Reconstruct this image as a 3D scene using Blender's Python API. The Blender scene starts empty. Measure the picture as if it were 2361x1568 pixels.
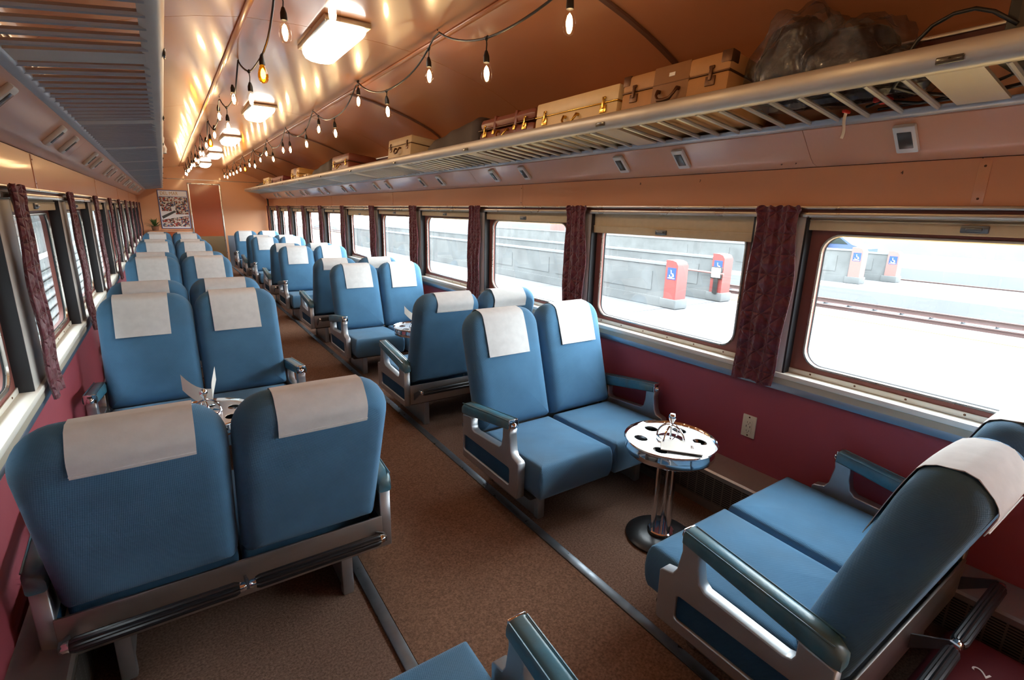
import bpy, bmesh, math, random
from mathutils import Vector, Matrix
random.seed(7)
PI = math.pi
S = bpy.context.scene
COL = S.collection

# ------------------------------------------------------------------ camera, world, exposure
def setup_camera():
    yaw, pitch, roll, f = 0.60042788, 0.24709319, 0.02388679, 1150.75
    fw = Vector((math.sin(yaw)*math.cos(pitch), math.cos(yaw)*math.cos(pitch), -math.sin(pitch)))
    rt = Vector((math.cos(yaw), -math.sin(yaw), 0)); up = rt.cross(fw)
    c, s = math.cos(roll), math.sin(roll)
    X = c*rt + s*up; Y = -s*rt + c*up
    cam = bpy.data.cameras.new('camera'); cam.sensor_fit = 'HORIZONTAL'; cam.sensor_width = 36
    cam.lens = f/2361*36; cam.clip_start = 0.02; cam.clip_end = 400
    o = bpy.data.objects.new('camera', cam); COL.objects.link(o)
    o.matrix_world = Matrix(((X.x, Y.x, -fw.x, -0.90), (X.y, Y.y, -fw.y, 0.0), (X.z, Y.z, -fw.z, 1.464), (0, 0, 0, 1)))
    S.camera = o
setup_camera()
WORLD = bpy.data.worlds.new('overcast_sky'); S.world = WORLD; WORLD.use_nodes = True
WORLD.node_tree.nodes['Background'].inputs['Color'].default_value = (0.86, 0.93, 1.0, 1)
WORLD.node_tree.nodes['Background'].inputs['Strength'].default_value = 12.0
S.view_settings.view_transform = 'Standard'; S.view_settings.look = 'None'
S.view_settings.gamma = 1; S.view_settings.exposure = 0.70; S.view_settings.use_curve_mapping = False
S.cycles.use_denoising = True
S.cycles.max_bounces = 7; S.cycles.diffuse_bounces = 4; S.cycles.glossy_bounces = 3; S.cycles.transparent_max_bounces = 16
S.cycles.sample_clamp_indirect = 6; S.cycles.caustics_reflective = False; S.cycles.caustics_refractive = False
BULB_E, LAMP_E = 90.0, 7.0

# ------------------------------------------------------------------ materials
MATS = {}
def lin(c):
    return tuple(((v/255)/12.92 if v/255 <= .04045 else ((v/255+.055)/1.055)**2.4) for v in c)
def mat(name, rgb, rough=.5, metal=0., var=0., vscale=8., bump=0., bscale=200., coat=0., emit=None, rvar=0., spec=.5, kind='noise', stretch=None, sheen=0., col2=None):
    m = bpy.data.materials.new(name); m.use_nodes = True
    nt = m.node_tree; N = nt.nodes; L = nt.links; b = N['Principled BSDF']
    col = lin(rgb)
    b.inputs['Base Color'].default_value = (*col, 1); b.inputs['Roughness'].default_value = rough
    b.inputs['Metallic'].default_value = metal; b.inputs['Coat Weight'].default_value = coat
    b.inputs['Coat Roughness'].default_value = .08; b.inputs['Specular IOR Level'].default_value = spec
    b.inputs['Sheen Weight'].default_value = sheen
    tc = N.new('ShaderNodeTexCoord'); vec = tc.outputs['Object']
    if stretch:
        mp = N.new('ShaderNodeMapping'); mp.inputs['Scale'].default_value = stretch
        L.new(vec, mp.inputs['Vector']); vec = mp.outputs['Vector']
    if var or rvar:
        n = N.new('ShaderNodeTexNoise'); n.inputs['Scale'].default_value = vscale; n.inputs['Detail'].default_value = 4
        L.new(vec, n.inputs['Vector'])
        if var:
            mx = N.new('ShaderNodeMix'); mx.data_type = 'RGBA'
            mx.inputs[6].default_value = (*[max(0, v*(1-var)) for v in col], 1)
            mx.inputs[7].default_value = (*[min(1, v*(1+var)) for v in col], 1)
            mr = N.new('ShaderNodeMapRange'); mr.inputs[1].default_value = .3; mr.inputs[2].default_value = .7
            L.new(n.outputs['Fac'], mr.inputs[0]); L.new(mr.outputs[0], mx.inputs[0])
            L.new(mx.outputs[2], b.inputs['Base Color'])
            if col2:
                n3 = N.new('ShaderNodeTexNoise'); n3.inputs['Scale'].default_value = col2[1]; n3.inputs['Detail'].default_value = 3; L.new(vec, n3.inputs['Vector'])
                r3 = N.new('ShaderNodeMapRange'); r3.inputs[1].default_value = .48; r3.inputs[2].default_value = .72; r3.inputs[4].default_value = col2[2]
                m3 = N.new('ShaderNodeMix'); m3.data_type = 'RGBA'; m3.inputs[7].default_value = (*lin(col2[0]), 1)
                L.new(n3.outputs['Fac'], r3.inputs[0]); L.new(r3.outputs[0], m3.inputs[0]); L.new(mx.outputs[2], m3.inputs[6]); L.new(m3.outputs[2], b.inputs['Base Color'])
        if rvar:
            mr = N.new('ShaderNodeMapRange'); mr.inputs[1].default_value = .3; mr.inputs[2].default_value = .7
            mr.inputs[3].default_value = max(.02, rough-rvar); mr.inputs[4].default_value = rough+rvar
            L.new(n.outputs['Fac'], mr.inputs[0]); L.new(mr.outputs[0], b.inputs['Roughness'])
    if bump:
        if kind == 'weave':
            # woven rib: product of two sines across the cloth
            sx = N.new('ShaderNodeSeparateXYZ'); L.new(vec, sx.inputs[0])
            def mm(op, a, c):
                n = N.new('ShaderNodeMath'); n.operation = op
                for i, v in enumerate((a, c)):
                    if isinstance(v, (int, float)): n.inputs[i].default_value = v
                    else: L.new(v, n.inputs[i])
                return n.outputs[0]
            w = mm('ADD', sx.outputs['Z'], mm('MULTIPLY', sx.outputs['Y'], 1.))
            a_ = mm('SINE', mm('MULTIPLY', mm('ADD', mm('MULTIPLY', sx.outputs['X'], .5), w), bscale*4), 0.)
            b_ = mm('SINE', mm('MULTIPLY', mm('SUBTRACT', sx.outputs['X'], mm('MULTIPLY', w, .25)), bscale*4), 0.)
            h = mm('ADD', a_, mm('MULTIPLY', b_, .7))
        else:
            n2 = N.new('ShaderNodeTexNoise'); n2.inputs['Scale'].default_value = bscale; n2.inputs['Detail'].default_value = 3
            L.new(vec, n2.inputs['Vector']); h = n2.outputs['Fac']
        bp = N.new('ShaderNodeBump'); bp.inputs['Strength'].default_value = bump; bp.inputs['Distance'].default_value = .004
        L.new(h, bp.inputs['Height']); L.new(bp.outputs['Normal'], b.inputs['Normal'])
        if coat: L.new(bp.outputs['Normal'], b.inputs['Coat Normal'])
    if emit:
        b.inputs['Emission Color'].default_value = (*emit[0], 1); b.inputs['Emission Strength'].default_value = emit[1]
    MATS[name] = m; return m
def glass(name, tint=(1, 1, 1), base=.04, edge=.55, crinkle=0):
    m = bpy.data.materials.new(name); m.use_nodes = True; nt = m.node_tree; N = nt.nodes; L = nt.links
    for n in list(N): N.remove(n)
    out = N.new('ShaderNodeOutputMaterial'); mx = N.new('ShaderNodeMixShader')
    tr = N.new('ShaderNodeBsdfTransparent'); tr.inputs[0].default_value = (*tint, 1)
    gl = N.new('ShaderNodeBsdfGlossy'); gl.inputs['Roughness'].default_value = .02
    if crinkle:
        tc = N.new('ShaderNodeTexCoord'); vo = N.new('ShaderNodeTexNoise'); vo.inputs['Scale'].default_value = crinkle; vo.inputs['Detail'].default_value = 5; vo.inputs['Distortion'].default_value = 2.5; bp = N.new('ShaderNodeBump'); bp.inputs['Strength'].default_value = 1.; bp.inputs['Distance'].default_value = .02
        L.new(tc.outputs['Object'], vo.inputs['Vector']); L.new(vo.outputs['Fac'], bp.inputs['Height']); L.new(bp.outputs['Normal'], gl.inputs['Normal']); gl.inputs['Roughness'].default_value = .12
    lw = N.new('ShaderNodeLayerWeight'); lw.inputs['Blend'].default_value = .5
    p = N.new('ShaderNodeMath'); p.operation = 'POWER'; p.inputs[1].default_value = 5
    ml = N.new('ShaderNodeMath'); ml.operation = 'MULTIPLY_ADD'; ml.inputs[1].default_value = edge; ml.inputs[2].default_value = base
    L.new(lw.outputs['Facing'], p.inputs[0]); L.new(p.outputs[0], ml.inputs[0]); L.new(ml.outputs[0], mx.inputs[0])
    L.new(tr.outputs[0], mx.inputs[1]); L.new(gl.outputs[0], mx.inputs[2]); L.new(mx.outputs[0], out.inputs[0])
    MATS[name] = m; return m
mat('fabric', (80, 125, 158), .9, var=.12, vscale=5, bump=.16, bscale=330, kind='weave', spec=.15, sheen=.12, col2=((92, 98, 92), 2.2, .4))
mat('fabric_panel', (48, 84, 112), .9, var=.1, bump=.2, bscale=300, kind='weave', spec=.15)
mat('vinyl', (64, 120, 142), .32, var=.22, vscale=14, bump=.08, bscale=120, spec=.5, col2=((128, 116, 72), 9., .4))
mat('cast_alu', (176, 178, 180), .42, metal=.85, var=.06, bump=.08, bscale=160)
mat('steel', (178, 172, 166), .42, metal=1., rvar=.06, vscale=6, stretch=(1, 12, 12))
mat('chrome', (225, 228, 232), .06, metal=1.)
mat('mirror_tray', (226, 228, 230), .26, metal=.9)
mat('rubber', (30, 30, 32), .32, bump=.05, bscale=90)
mat('cloth', (222, 222, 220), .95, var=.05, vscale=25, bump=.08, bscale=60, spec=.1)
mat('paper', (240, 238, 230), .8)
mat('carpet', (124, 98, 84), .98, var=.38, vscale=130, bump=.6, bscale=420, spec=.05)
mat('aisle_carpet', (126, 96, 78), .98, var=.36, vscale=130, bump=.6, bscale=420, spec=.05)
mat('strip_metal', (112, 118, 124), .36, metal=.7, var=.12, vscale=20, rvar=.1)
mat('maroon_wall', (158, 70, 80), .55, var=.04, vscale=3, bump=.05, bscale=300)
mat('salmon', (214, 150, 108), .3, coat=.35, var=.03, vscale=2, bump=.03, bscale=40)
mat('ceiling_paint', (178, 116, 76), .30, coat=.5, var=.04, vscale=2, bump=.10, bscale=3.2, stretch=(1, .35, 1))
mat('cove_paint', (212, 158, 126), .28, coat=.3, var=.03, vscale=2, bump=.03, bscale=10)
mat('dark_gap', (52, 30, 20), .8)
mat('rib_paint', (96, 62, 44), .45)
mat('trim_alu', (196, 190, 180), .3, metal=.9, rvar=.05, vscale=9)
mat('trim_groove', (92, 36, 30), .5)
mat('frame_paint', (134, 78, 68), .5, bump=.04, bscale=200)
mat('gasket', (30, 32, 36), .5)
mat('pilaster', (206, 204, 196), .42)
mat('cream', (236, 234, 222), .35)
mat('cream_face', (182, 174, 154), .4)
mat('sill_steel', (150, 160, 172), .34, metal=.9, rvar=.06, vscale=4)
mat('shade_fabric', (206, 186, 150), .85, var=.04, vscale=30)
mat('rack_alu', (190, 184, 174), .45, metal=.5, var=.06, vscale=6, bump=.04, bscale=30)
mat('rack_slat', (168, 172, 176), .35, metal=.4)
mat('white_plastic', (214, 212, 204), .4)
mat('dark_lens', (70, 66, 60), .2)
mat('outlet_ivory', (226, 216, 190), .4)
mat('black', (22, 21, 20), .5)
mat('black_cable', (20, 18, 16), .4)
mat('door_orange', (166, 74, 28), .35, coat=.3, var=.05, vscale=2)
mat('end_wall', (222, 162, 118), .42, coat=.2, var=.03, vscale=1.5)
mat('brass_steel', (196, 172, 132), .25, metal=.9)
mat('grille', (96, 92, 88), .45, metal=.6)
mat('brass', (206, 168, 84), .25, metal=1.)
mat('bronze', (96, 66, 44), .4, metal=.6)
mat('tan_case', (176, 128, 78), .55, var=.08, vscale=12, bump=.08, bscale=200)
mat('tan_band', (140, 98, 60), .55, var=.08, vscale=12)
mat('cream_case', (222, 196, 150), .45, var=.04, vscale=12)
mat('brown_case', (116, 58, 38), .38, var=.15, vscale=10, bump=.08, bscale=80)
mat('dark_bag', (58, 44, 36), .7, var=.1, vscale=14, bump=.1, bscale=180)
mat('grey_case', (190, 166, 126), .5, var=.06, vscale=12)
mat('red_case', (120, 40, 38), .5)
mat('gold_case', (196, 150, 80), .4)
mat('leaf', (70, 96, 44), .6, var=.3, vscale=20)
mat('pot', (120, 74, 46), .6)
mat('poster_blue', (70, 90, 150), .5)
mat('concrete', (80, 82, 82), .9, var=.2, vscale=1.4)
mat('concrete_light', (96, 98, 101), .9, var=.05, vscale=.6)
mat('platform', (80, 81, 83), .9, var=.06, vscale=.5)
mat('tactile', (128, 100, 46), .85)
mat('ballast', (74, 76, 80), .95, var=.5, vscale=9, bump=.8, bscale=14)
mat('rail_rust', (66, 46, 42), .6)
mat('post_red', (112, 46, 42), .7, var=.12, vscale=3)
mat('post_pink', (122, 82, 77), .7)
mat('sign_blue', (24, 56, 124), .5)
mat('white_paint', (240, 240, 240), .6)
mat('car_blue', (60, 74, 104), .3)
mat('train_silver', (70, 78, 77), .5, var=.06, vscale=2, stretch=(1, .1, 6))
mat('train_dark', (34, 42, 40), .2)
mat('red_bag', (96, 22, 34), .7)
mat('bag_clothing', (48, 45, 46), .35, bump=1., bscale=22, var=.3, vscale=16, coat=.4)
mat('red_tag', (200, 46, 34), .5)
glass('pane', (.97, .99, .98)); glass('bulb_glass', (1, .97, .92), .05, .5); glass('amber_glass', (1, .62, .08), .05, .4); glass('plastic_film', (.78, .78, .82), .07, .45, 16)
def emission(name, col, st):
    m = bpy.data.materials.new(name); m.use_nodes = True; N = m.node_tree.nodes; N.remove(N['Principled BSDF'])
    e = N.new('ShaderNodeEmission'); e.inputs[0].default_value = (*col, 1); e.inputs[1].default_value = st
    m.node_tree.links.new(e.outputs[0], N['Material Output'].inputs[0]); MATS[name] = m
emission('filament', (1., .66, .33), BULB_E); emission('amber_filament', (1., .5, .08), BULB_E*.8); emission('diffuser_glow', (1., .91, .78), LAMP_E)
def quilt_material():
    m = mat('curtain', (98, 30, 44), .5, var=.2, vscale=22, spec=.4, sheen=.3)
    nt = m.node_tree; N = nt.nodes; L = nt.links; b = N['Principled BSDF']
    tc = N.new('ShaderNodeTexCoord'); sx = N.new('ShaderNodeSeparateXYZ'); L.new(tc.outputs['Object'], sx.inputs[0])
    def m2(op, a, bb=None):
        n = N.new('ShaderNodeMath'); n.operation = op
        for i, v in enumerate((a, bb)):
            if v is None: continue
            if isinstance(v, (int, float)): n.inputs[i].default_value = v
            else: L.new(v, n.inputs[i])
        return n.outputs[0]
    y, z = sx.outputs['Y'], sx.outputs['Z']
    def ridge(v): return m2('ABSOLUTE', m2('SUBTRACT', m2('FRACT', m2('MULTIPLY', v, 11.)), .5))
    r = [ridge(v) for v in (m2('ADD', y, z), m2('SUBTRACT', y, z), z, y)]
    h = m2('MINIMUM', m2('MINIMUM', r[0], r[1]), m2('MINIMUM', r[2], r[3]))
    h = m2('POWER', h, .5)
    nz = N.new('ShaderNodeTexNoise'); nz.inputs['Scale'].default_value = 26; L.new(tc.outputs['Object'], nz.inputs['Vector'])
    h = m2('ADD', h, m2('MULTIPLY', nz.outputs['Fac'], .9))
    bp = N.new('ShaderNodeBump'); bp.inputs['Strength'].default_value = .9; bp.inputs['Distance'].default_value = .02
    L.new(h, bp.inputs['Height']); L.new(bp.outputs['Normal'], b.inputs['Normal'])
quilt_material()
def grille_material():
    m = mat('grille_slots', (112, 106, 100), .45, metal=.6); nt = m.node_tree; N = nt.nodes; L = nt.links; b = N['Principled BSDF']
    tc = N.new('ShaderNodeTexCoord'); sw = N.new('ShaderNodeMapping'); sw.inputs['Rotation'].default_value = (0, 0, 0)
    sx = N.new('ShaderNodeSeparateXYZ'); L.new(tc.outputs['Object'], sx.inputs[0]); cb = N.new('ShaderNodeCombineXYZ')
    L.new(sx.outputs['Y'], cb.inputs[0]); L.new(sx.outputs['Z'], cb.inputs[1])
    br = N.new('ShaderNodeTexBrick'); br.offset = 0; br.inputs['Scale'].default_value = 1
    br.inputs['Color1'].default_value = br.inputs['Color2'].default_value = (.008, .007, .006, 1); br.inputs['Mortar'].default_value = (*lin((120, 114, 108)), 1)
    br.inputs['Brick Width'].default_value = .05; br.inputs['Row Height'].default_value = .011; br.inputs['Mortar Size'].default_value = .0032; br.inputs['Mortar Smooth'].default_value = 0
    L.new(cb.outputs[0], br.inputs['Vector']); L.new(br.outputs['Color'], b.inputs['Base Color'])
grille_material()
def poster_material():
    # flat print: a heading band, a collage of small race pictures, a band of riders below
    m = mat('poster_print', (200, 190, 180), .5); nt = m.node_tree; N = nt.nodes; L = nt.links; b = N['Principled BSDF']
    tc = N.new('ShaderNodeTexCoord')
    vo = N.new('ShaderNodeTexVoronoi'); vo.inputs['Scale'].default_value = 38; L.new(tc.outputs['Object'], vo.inputs['Vector'])
    cr = N.new('ShaderNodeValToRGB'); e = cr.color_ramp; e.interpolation = 'CONSTANT'
    cols = [(0, (40, 34, 38)), (.14, (204, 190, 176)), (.34, (150, 72, 46)), (.46, (70, 90, 130)), (.58, (216, 208, 196)), (.72, (170, 60, 44)), (.84, (120, 100, 84))]
    e.elements[0].position = 0; e.elements[0].color = (*lin(cols[0][1]), 1); e.elements[1].position = cols[1][0]; e.elements[1].color = (*lin(cols[1][1]), 1)
    for p, c in cols[2:]:
        el = e.elements.new(p); el.color = (*lin(c), 1)
    sp = N.new('ShaderNodeSeparateColor'); L.new(vo.outputs['Color'], sp.inputs[0]); L.new(sp.outputs[0], cr.inputs[0]); L.new(cr.outputs[0], b.inputs['Base Color'])
poster_material()

# ------------------------------------------------------------------ mesh helpers
class MB:
    def __init__(s): s.v = []; s.f = []; s.mi = []
    def add(s, vs, fs, m=0):
        o = len(s.v); s.v += [tuple(p) for p in vs]; s.f += [tuple(i+o for i in f) for f in fs]; s.mi += [m]*len(fs); return s
    def box(s, x0, x1, y0, y1, z0, z1, m=0):
        return s.add([(x0, y0, z0), (x1, y0, z0), (x1, y1, z0), (x0, y1, z0), (x0, y0, z1), (x1, y0, z1), (x1, y1, z1), (x0, y1, z1)],
                     [(0, 3, 2, 1), (4, 5, 6, 7), (0, 1, 5, 4), (1, 2, 6, 5), (2, 3, 7, 6), (3, 0, 4, 7)], m)
    def rbox(s, x0, x1, y0, y1, z0, z1, r=.004, m=0, seg=2):
        # chamfer-rounded box
        cx, cy, cz = (x0+x1)/2, (y0+y1)/2, (z0+z1)/2; hx, hy, hz = abs(x1-x0)/2, abs(y1-y0)/2, abs(z1-z0)/2
        r = min(r, hx*.98, hy*.98, hz*.98); bm = bmesh.new(); bmesh.ops.create_cube(bm, size=2)
        for v in bm.verts: v.co = Vector((cx+v.co.x*hx, cy+v.co.y*hy, cz+v.co.z*hz))
        bmesh.ops.bevel(bm, geom=bm.edges[:], offset=r, segments=seg, profile=.5, affect='EDGES')
        bm.verts.index_update(); s.add([v.co for v in bm.verts], [[v.index for v in f.verts] for f in bm.faces], m); bm.free(); return s
    def tube(s, pts, r, n=8, m=0, caps=True, closed=False):
        pts = [Vector(p) for p in pts]; vs = []; fs = []; k = len(pts)
        rr = r if isinstance(r, (list, tuple)) else [r]*k
        up = Vector((0, 0, 1)); prev = None
        for i, p in enumerate(pts):
            if closed: t = pts[(i+1) % k]-pts[i-1]
            else: t = pts[min(i+1, k-1)]-pts[max(i-1, 0)]
            t.normalize()
            a = (prev - t*prev.dot(t)) if prev is not None else (up.cross(t) if abs(t.z) < .95 else Vector((1, 0, 0)).cross(t))
            if a.length < 1e-6: a = t.orthogonal()
            a.normalize(); prev = a; b = t.cross(a)
            for j in range(n):
                q = 2*PI*j/n; vs.append(p+(a*math.cos(q)+b*math.sin(q))*rr[i])
        for i in range(k if closed else k-1):
            for j in range(n):
                i2 = (i+1) % k; fs.append((i*n+j, i*n+(j+1) % n, i2*n+(j+1) % n, i2*n+j))
        if caps and not closed: fs.append(tuple(range(n-1, -1, -1))); fs.append(tuple(range((k-1)*n, k*n)))
        return s.add(vs, fs, m)
    def lathe(s, prof, c=(0, 0, 0), n=24, m=0):
        vs = []; fs = []; k = len(prof)
        for r, z in prof:
            for j in range(n):
                q = 2*PI*j/n; vs.append((c[0]+r*math.cos(q), c[1]+r*math.sin(q), c[2]+z))
        for i in range(k-1):
            for j in range(n): fs.append((i*n+j, i*n+(j+1) % n, (i+1)*n+(j+1) % n, (i+1)*n+j))
        return s.add(vs, fs, m)
    def prism(s, poly, axis, a0, a1, m=0):
        # poly: 2D points; axis 'x': (y,z), 'y': (x,z), 'z': (x,y)
        def P(p, a): return (a, p[0], p[1]) if axis == 'x' else (p[0], a, p[1]) if axis == 'y' else (p[0], p[1], a)
        n = len(poly); vs = [P(p, a0) for p in poly]+[P(p, a1) for p in poly]
        fs = [tuple(range(n-1, -1, -1)), tuple(range(n, 2*n))]+[(i, (i+1) % n, n+(i+1) % n, n+i) for i in range(n)]
        return s.add(vs, fs, m)
    def grid(s, fn, nu, nv, m=0):
        vs = [fn(i/nu, j/nv) for i in range(nu+1) for j in range(nv+1)]
        fs = [(i*(nv+1)+j, (i+1)*(nv+1)+j, (i+1)*(nv+1)+j+1, i*(nv+1)+j+1) for i in range(nu) for j in range(nv)]
        return s.add(vs, fs, m)
    def mesh(s, name, mats, smooth=True, angle=38):
        me = bpy.data.meshes.new(name); me.from_pydata(s.v, [], s.f)
        bm = bmesh.new(); bm.from_mesh(me); bmesh.ops.recalc_face_normals(bm, faces=bm.faces[:])
        if smooth:
            for f in bm.faces: f.smooth = True
            for e in bm.edges:
                if len(e.link_faces) == 2 and e.calc_face_angle(0) > math.radians(angle): e.smooth = False
        bm.to_mesh(me); bm.free()
        for mm in ([mats] if isinstance(mats, str) else mats): me.materials.append(MATS[mm])
        if len(set(s.mi)) > 1: me.polygons.foreach_set('material_index', s.mi)
        return me
    def obj(s, name, mats, parent=None, smooth=True, angle=38):
        return ob(name, s.mesh(name, mats, smooth, angle), parent)
def ob(name, me, parent=None, loc=None, rotz=0):
    o = bpy.data.objects.new(name, me); COL.objects.link(o)
    if parent: o.parent = parent
    if loc is not None: o.location = loc
    if rotz: o.rotation_euler = (0, 0, rotz)
    return o
def tag(o, label, cat, group=None):
    o['label'] = label; o['category'] = cat
    if group: o['group'] = group
    return o
def struct(o): o['kind'] = 'structure'; return o
def thing(name, label, cat, loc=(0, 0, 0), rotz=0, group=None):
    return tag(ob(name, None, None, loc, rotz), label, cat, group)
def dup(o, parent=None, loc=None, rotz=None):
    c = o.copy(); COL.objects.link(c); c.parent = parent
    if loc is not None: c.location = loc
    if rotz is not None: c.rotation_euler = (0, 0, rotz)
    for ch in list(o.children): dup(ch, c)
    return c
def rrect(w, h, r, cx=0, cy=0, n=5):
    if not isinstance(r, (list, tuple)): r = [r]*4     # +,+  -,+  -,-  +,-
    out = []
    for k, (sx, sy) in enumerate(((1, 1), (-1, 1), (-1, -1), (1, -1))):
        rr = max(r[k], 1e-4)
        for i in range(n+1):
            a = PI/2*k+PI/2*i/n
            out.append((cx+sx*(w/2-rr)+rr*math.cos(a), cy+sy*(h/2-rr)+rr*math.sin(a)))
    return out
def plate(name, outer, holes, thick, bevel=0., axis='x'):
    # flat plate with holes from 2D curve splines; returns mesh data (in plane per axis, thickness centred)
    cu = bpy.data.curves.new(name, 'CURVE'); cu.dimensions = '2D'; cu.fill_mode = 'BOTH'
    for poly in [outer]+list(holes):
        sp = cu.splines.new('POLY'); sp.points.add(len(poly)-1); sp.use_cyclic_u = True
        for p, q in zip(sp.points, poly): p.co = (q[0], q[1], 0, 1)
    cu.extrude = thick/2-bevel; cu.bevel_depth = bevel; cu.bevel_resolution = 1
    if bevel: cu.offset = -bevel
    o = bpy.data.objects.new(name, cu); COL.objects.link(o)
    me = bpy.data.meshes.new_from_object(o.evaluated_get(bpy.context.evaluated_depsgraph_get()))
    bpy.data.objects.remove(o); bpy.data.curves.remove(cu)
    M = {'x': Matrix(((0, 0, 1, 0), (1, 0, 0, 0), (0, 1, 0, 0), (0, 0, 0, 1))),
         'y': Matrix(((1, 0, 0, 0), (0, 0, -1, 0), (0, 1, 0, 0), (0, 0, 0, 1))), 'z': Matrix.Identity(4)}[axis]
    me.transform(M); me.name = name; return me
def setmat(me, *names):
    me.materials.clear()
    for n in names: me.materials.append(MATS[n])
    return me
def text(name, s, size, m, parent, loc, rot, extrude=.0006, sx=1., align='CENTER'):
    cu = bpy.data.curves.new(name, 'FONT'); cu.body = s; cu.size = size; cu.extrude = extrude; cu.align_x = align; cu.align_y = 'CENTER'
    o = bpy.data.objects.new(name, cu); COL.objects.link(o)
    me = bpy.data.meshes.new_from_object(o.evaluated_get(bpy.context.evaluated_depsgraph_get()))
    bpy.data.objects.remove(o); bpy.data.curves.remove(cu); me.name = name; setmat(me, m)
    me.transform(Matrix.Diagonal((sx, 1, 1, 1)))
    t = ob(name, me, parent, loc); t.rotation_euler = rot; return t

# ------------------------------------------------------------------ shell of the car
P = 1.335                      # window and seat pitch
Y0, Y1 = -.80, 14.75           # near end pulled in behind the camera to cut fill light; far car end
NEARC = 1.228                  # a curtain centre
fl = struct(MB().box(-1.5, 1.5, Y0-.1, Y1+.1, -.06, 0).obj('floor', 'carpet', smooth=False))
MB().box(-.375, .375, Y0, Y1, 0, .004).obj('aisle_carpet', 'aisle_carpet', fl, smooth=False)
for i, x in enumerate((-.400, .400)):
    struct(MB().rbox(x-.022, x+.022, Y0, Y1, .0, .008, .003).obj('trim_%d' % (i+1), 'strip_metal'))
# ceiling: light-tight shell with separate painted panels under it
PROF = [(-1.315, 2.06), (-1.30, 2.10), (-1.25, 2.145), (-1.18, 2.185), (-1.09, 2.222), (-.98, 2.262), (-.85, 2.302), (-.66, 2.35), (-.46, 2.386),
        (-.25, 2.402), (0, 2.407), (.25, 2.402), (.46, 2.386), (.66, 2.35), (.85, 2.302), (.98, 2.262), (1.09, 2.222), (1.18, 2.185), (1.25, 2.145), (1.30, 2.10), (1.315, 2.06)]
def shell(profile, y0, y1, t):
    b = MB(); n = len(profile)
    for off in (0, t):
        b.v += [(x*(1+off/1.35), y0, z+off) for x, z in profile]+[(x*(1+off/1.35), y1, z+off) for x, z in profile]
    for i in range(n-1):
        b.f += [(i, i+1, n+i+1, n+i), (2*n+i, 3*n+i, 3*n+i+1, 2*n+i+1)]
    for i in range(n-1): b.f += [(i, 2*n+i, 2*n+i+1, i+1), (n+i, n+i+1, 3*n+i+1, 3*n+i)]
    for i in (0, n-1): b.f.append((i, n+i, 3*n+i, 2*n+i))
    b.mi = [0]*len(b.f); return b
cl = struct(shell([(x*1.006, z+.014) for x, z in PROF], Y0-.1, Y1+.1, .12).obj('ceiling', 'dark_gap'))
ZONES = [(0, 8), (8, 12), (12, 20)]
seams = [Y0]+[v for v in [.42+2*P*k for k in range(-1, 6)] if Y0+.3 < v < Y1-.3]+[Y1]
for a, c in ZONES:
    for y0, y1 in zip(seams, seams[1:]):
        pr = [list(p) for p in PROF[a:c+1]]
        shell(pr, y0+.0025, y1-.0025, .008).obj('ceiling_panel', 'ceiling_paint', cl)
for i, x in enumerate((-.46, .46)):
    struct(MB().rbox(x-.016, x+.016, Y0, Y1, 2.3755, 2.386, .004).obj('trim_%d' % (i+3), 'ceiling_paint'))
k = 5
for y in (1.74, 1.74+2*P, 1.74+4*P, 1.74+6*P, 1.74+8*P):
    for s in (1,):
        pts = [(s*p[0]*-1, y, p[1]-.004) for p in PROF[0:9]]
        b = MB()
        for (p, q) in zip(pts, pts[1:]):
            pass
        def rib(u, v, pts=pts, y=y, s=s):
            t = u*(len(pts)-1); i = min(int(t), len(pts)-2); f = t-i
            x = pts[i][0]*(1-f)+pts[i+1][0]*f; z = pts[i][2]*(1-f)+pts[i+1][2]*f
            prof = ((-.016, 0), (-.012, -.009), (.012, -.009), (.016, 0))[round(v*3)]
            return (x-s*.3*prof[1]*-1*0, y+prof[0], z+prof[1])
        b.grid(rib, 24, 3); struct(b.obj('trim_%d' % k, 'rib_paint')); k += 1

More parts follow.
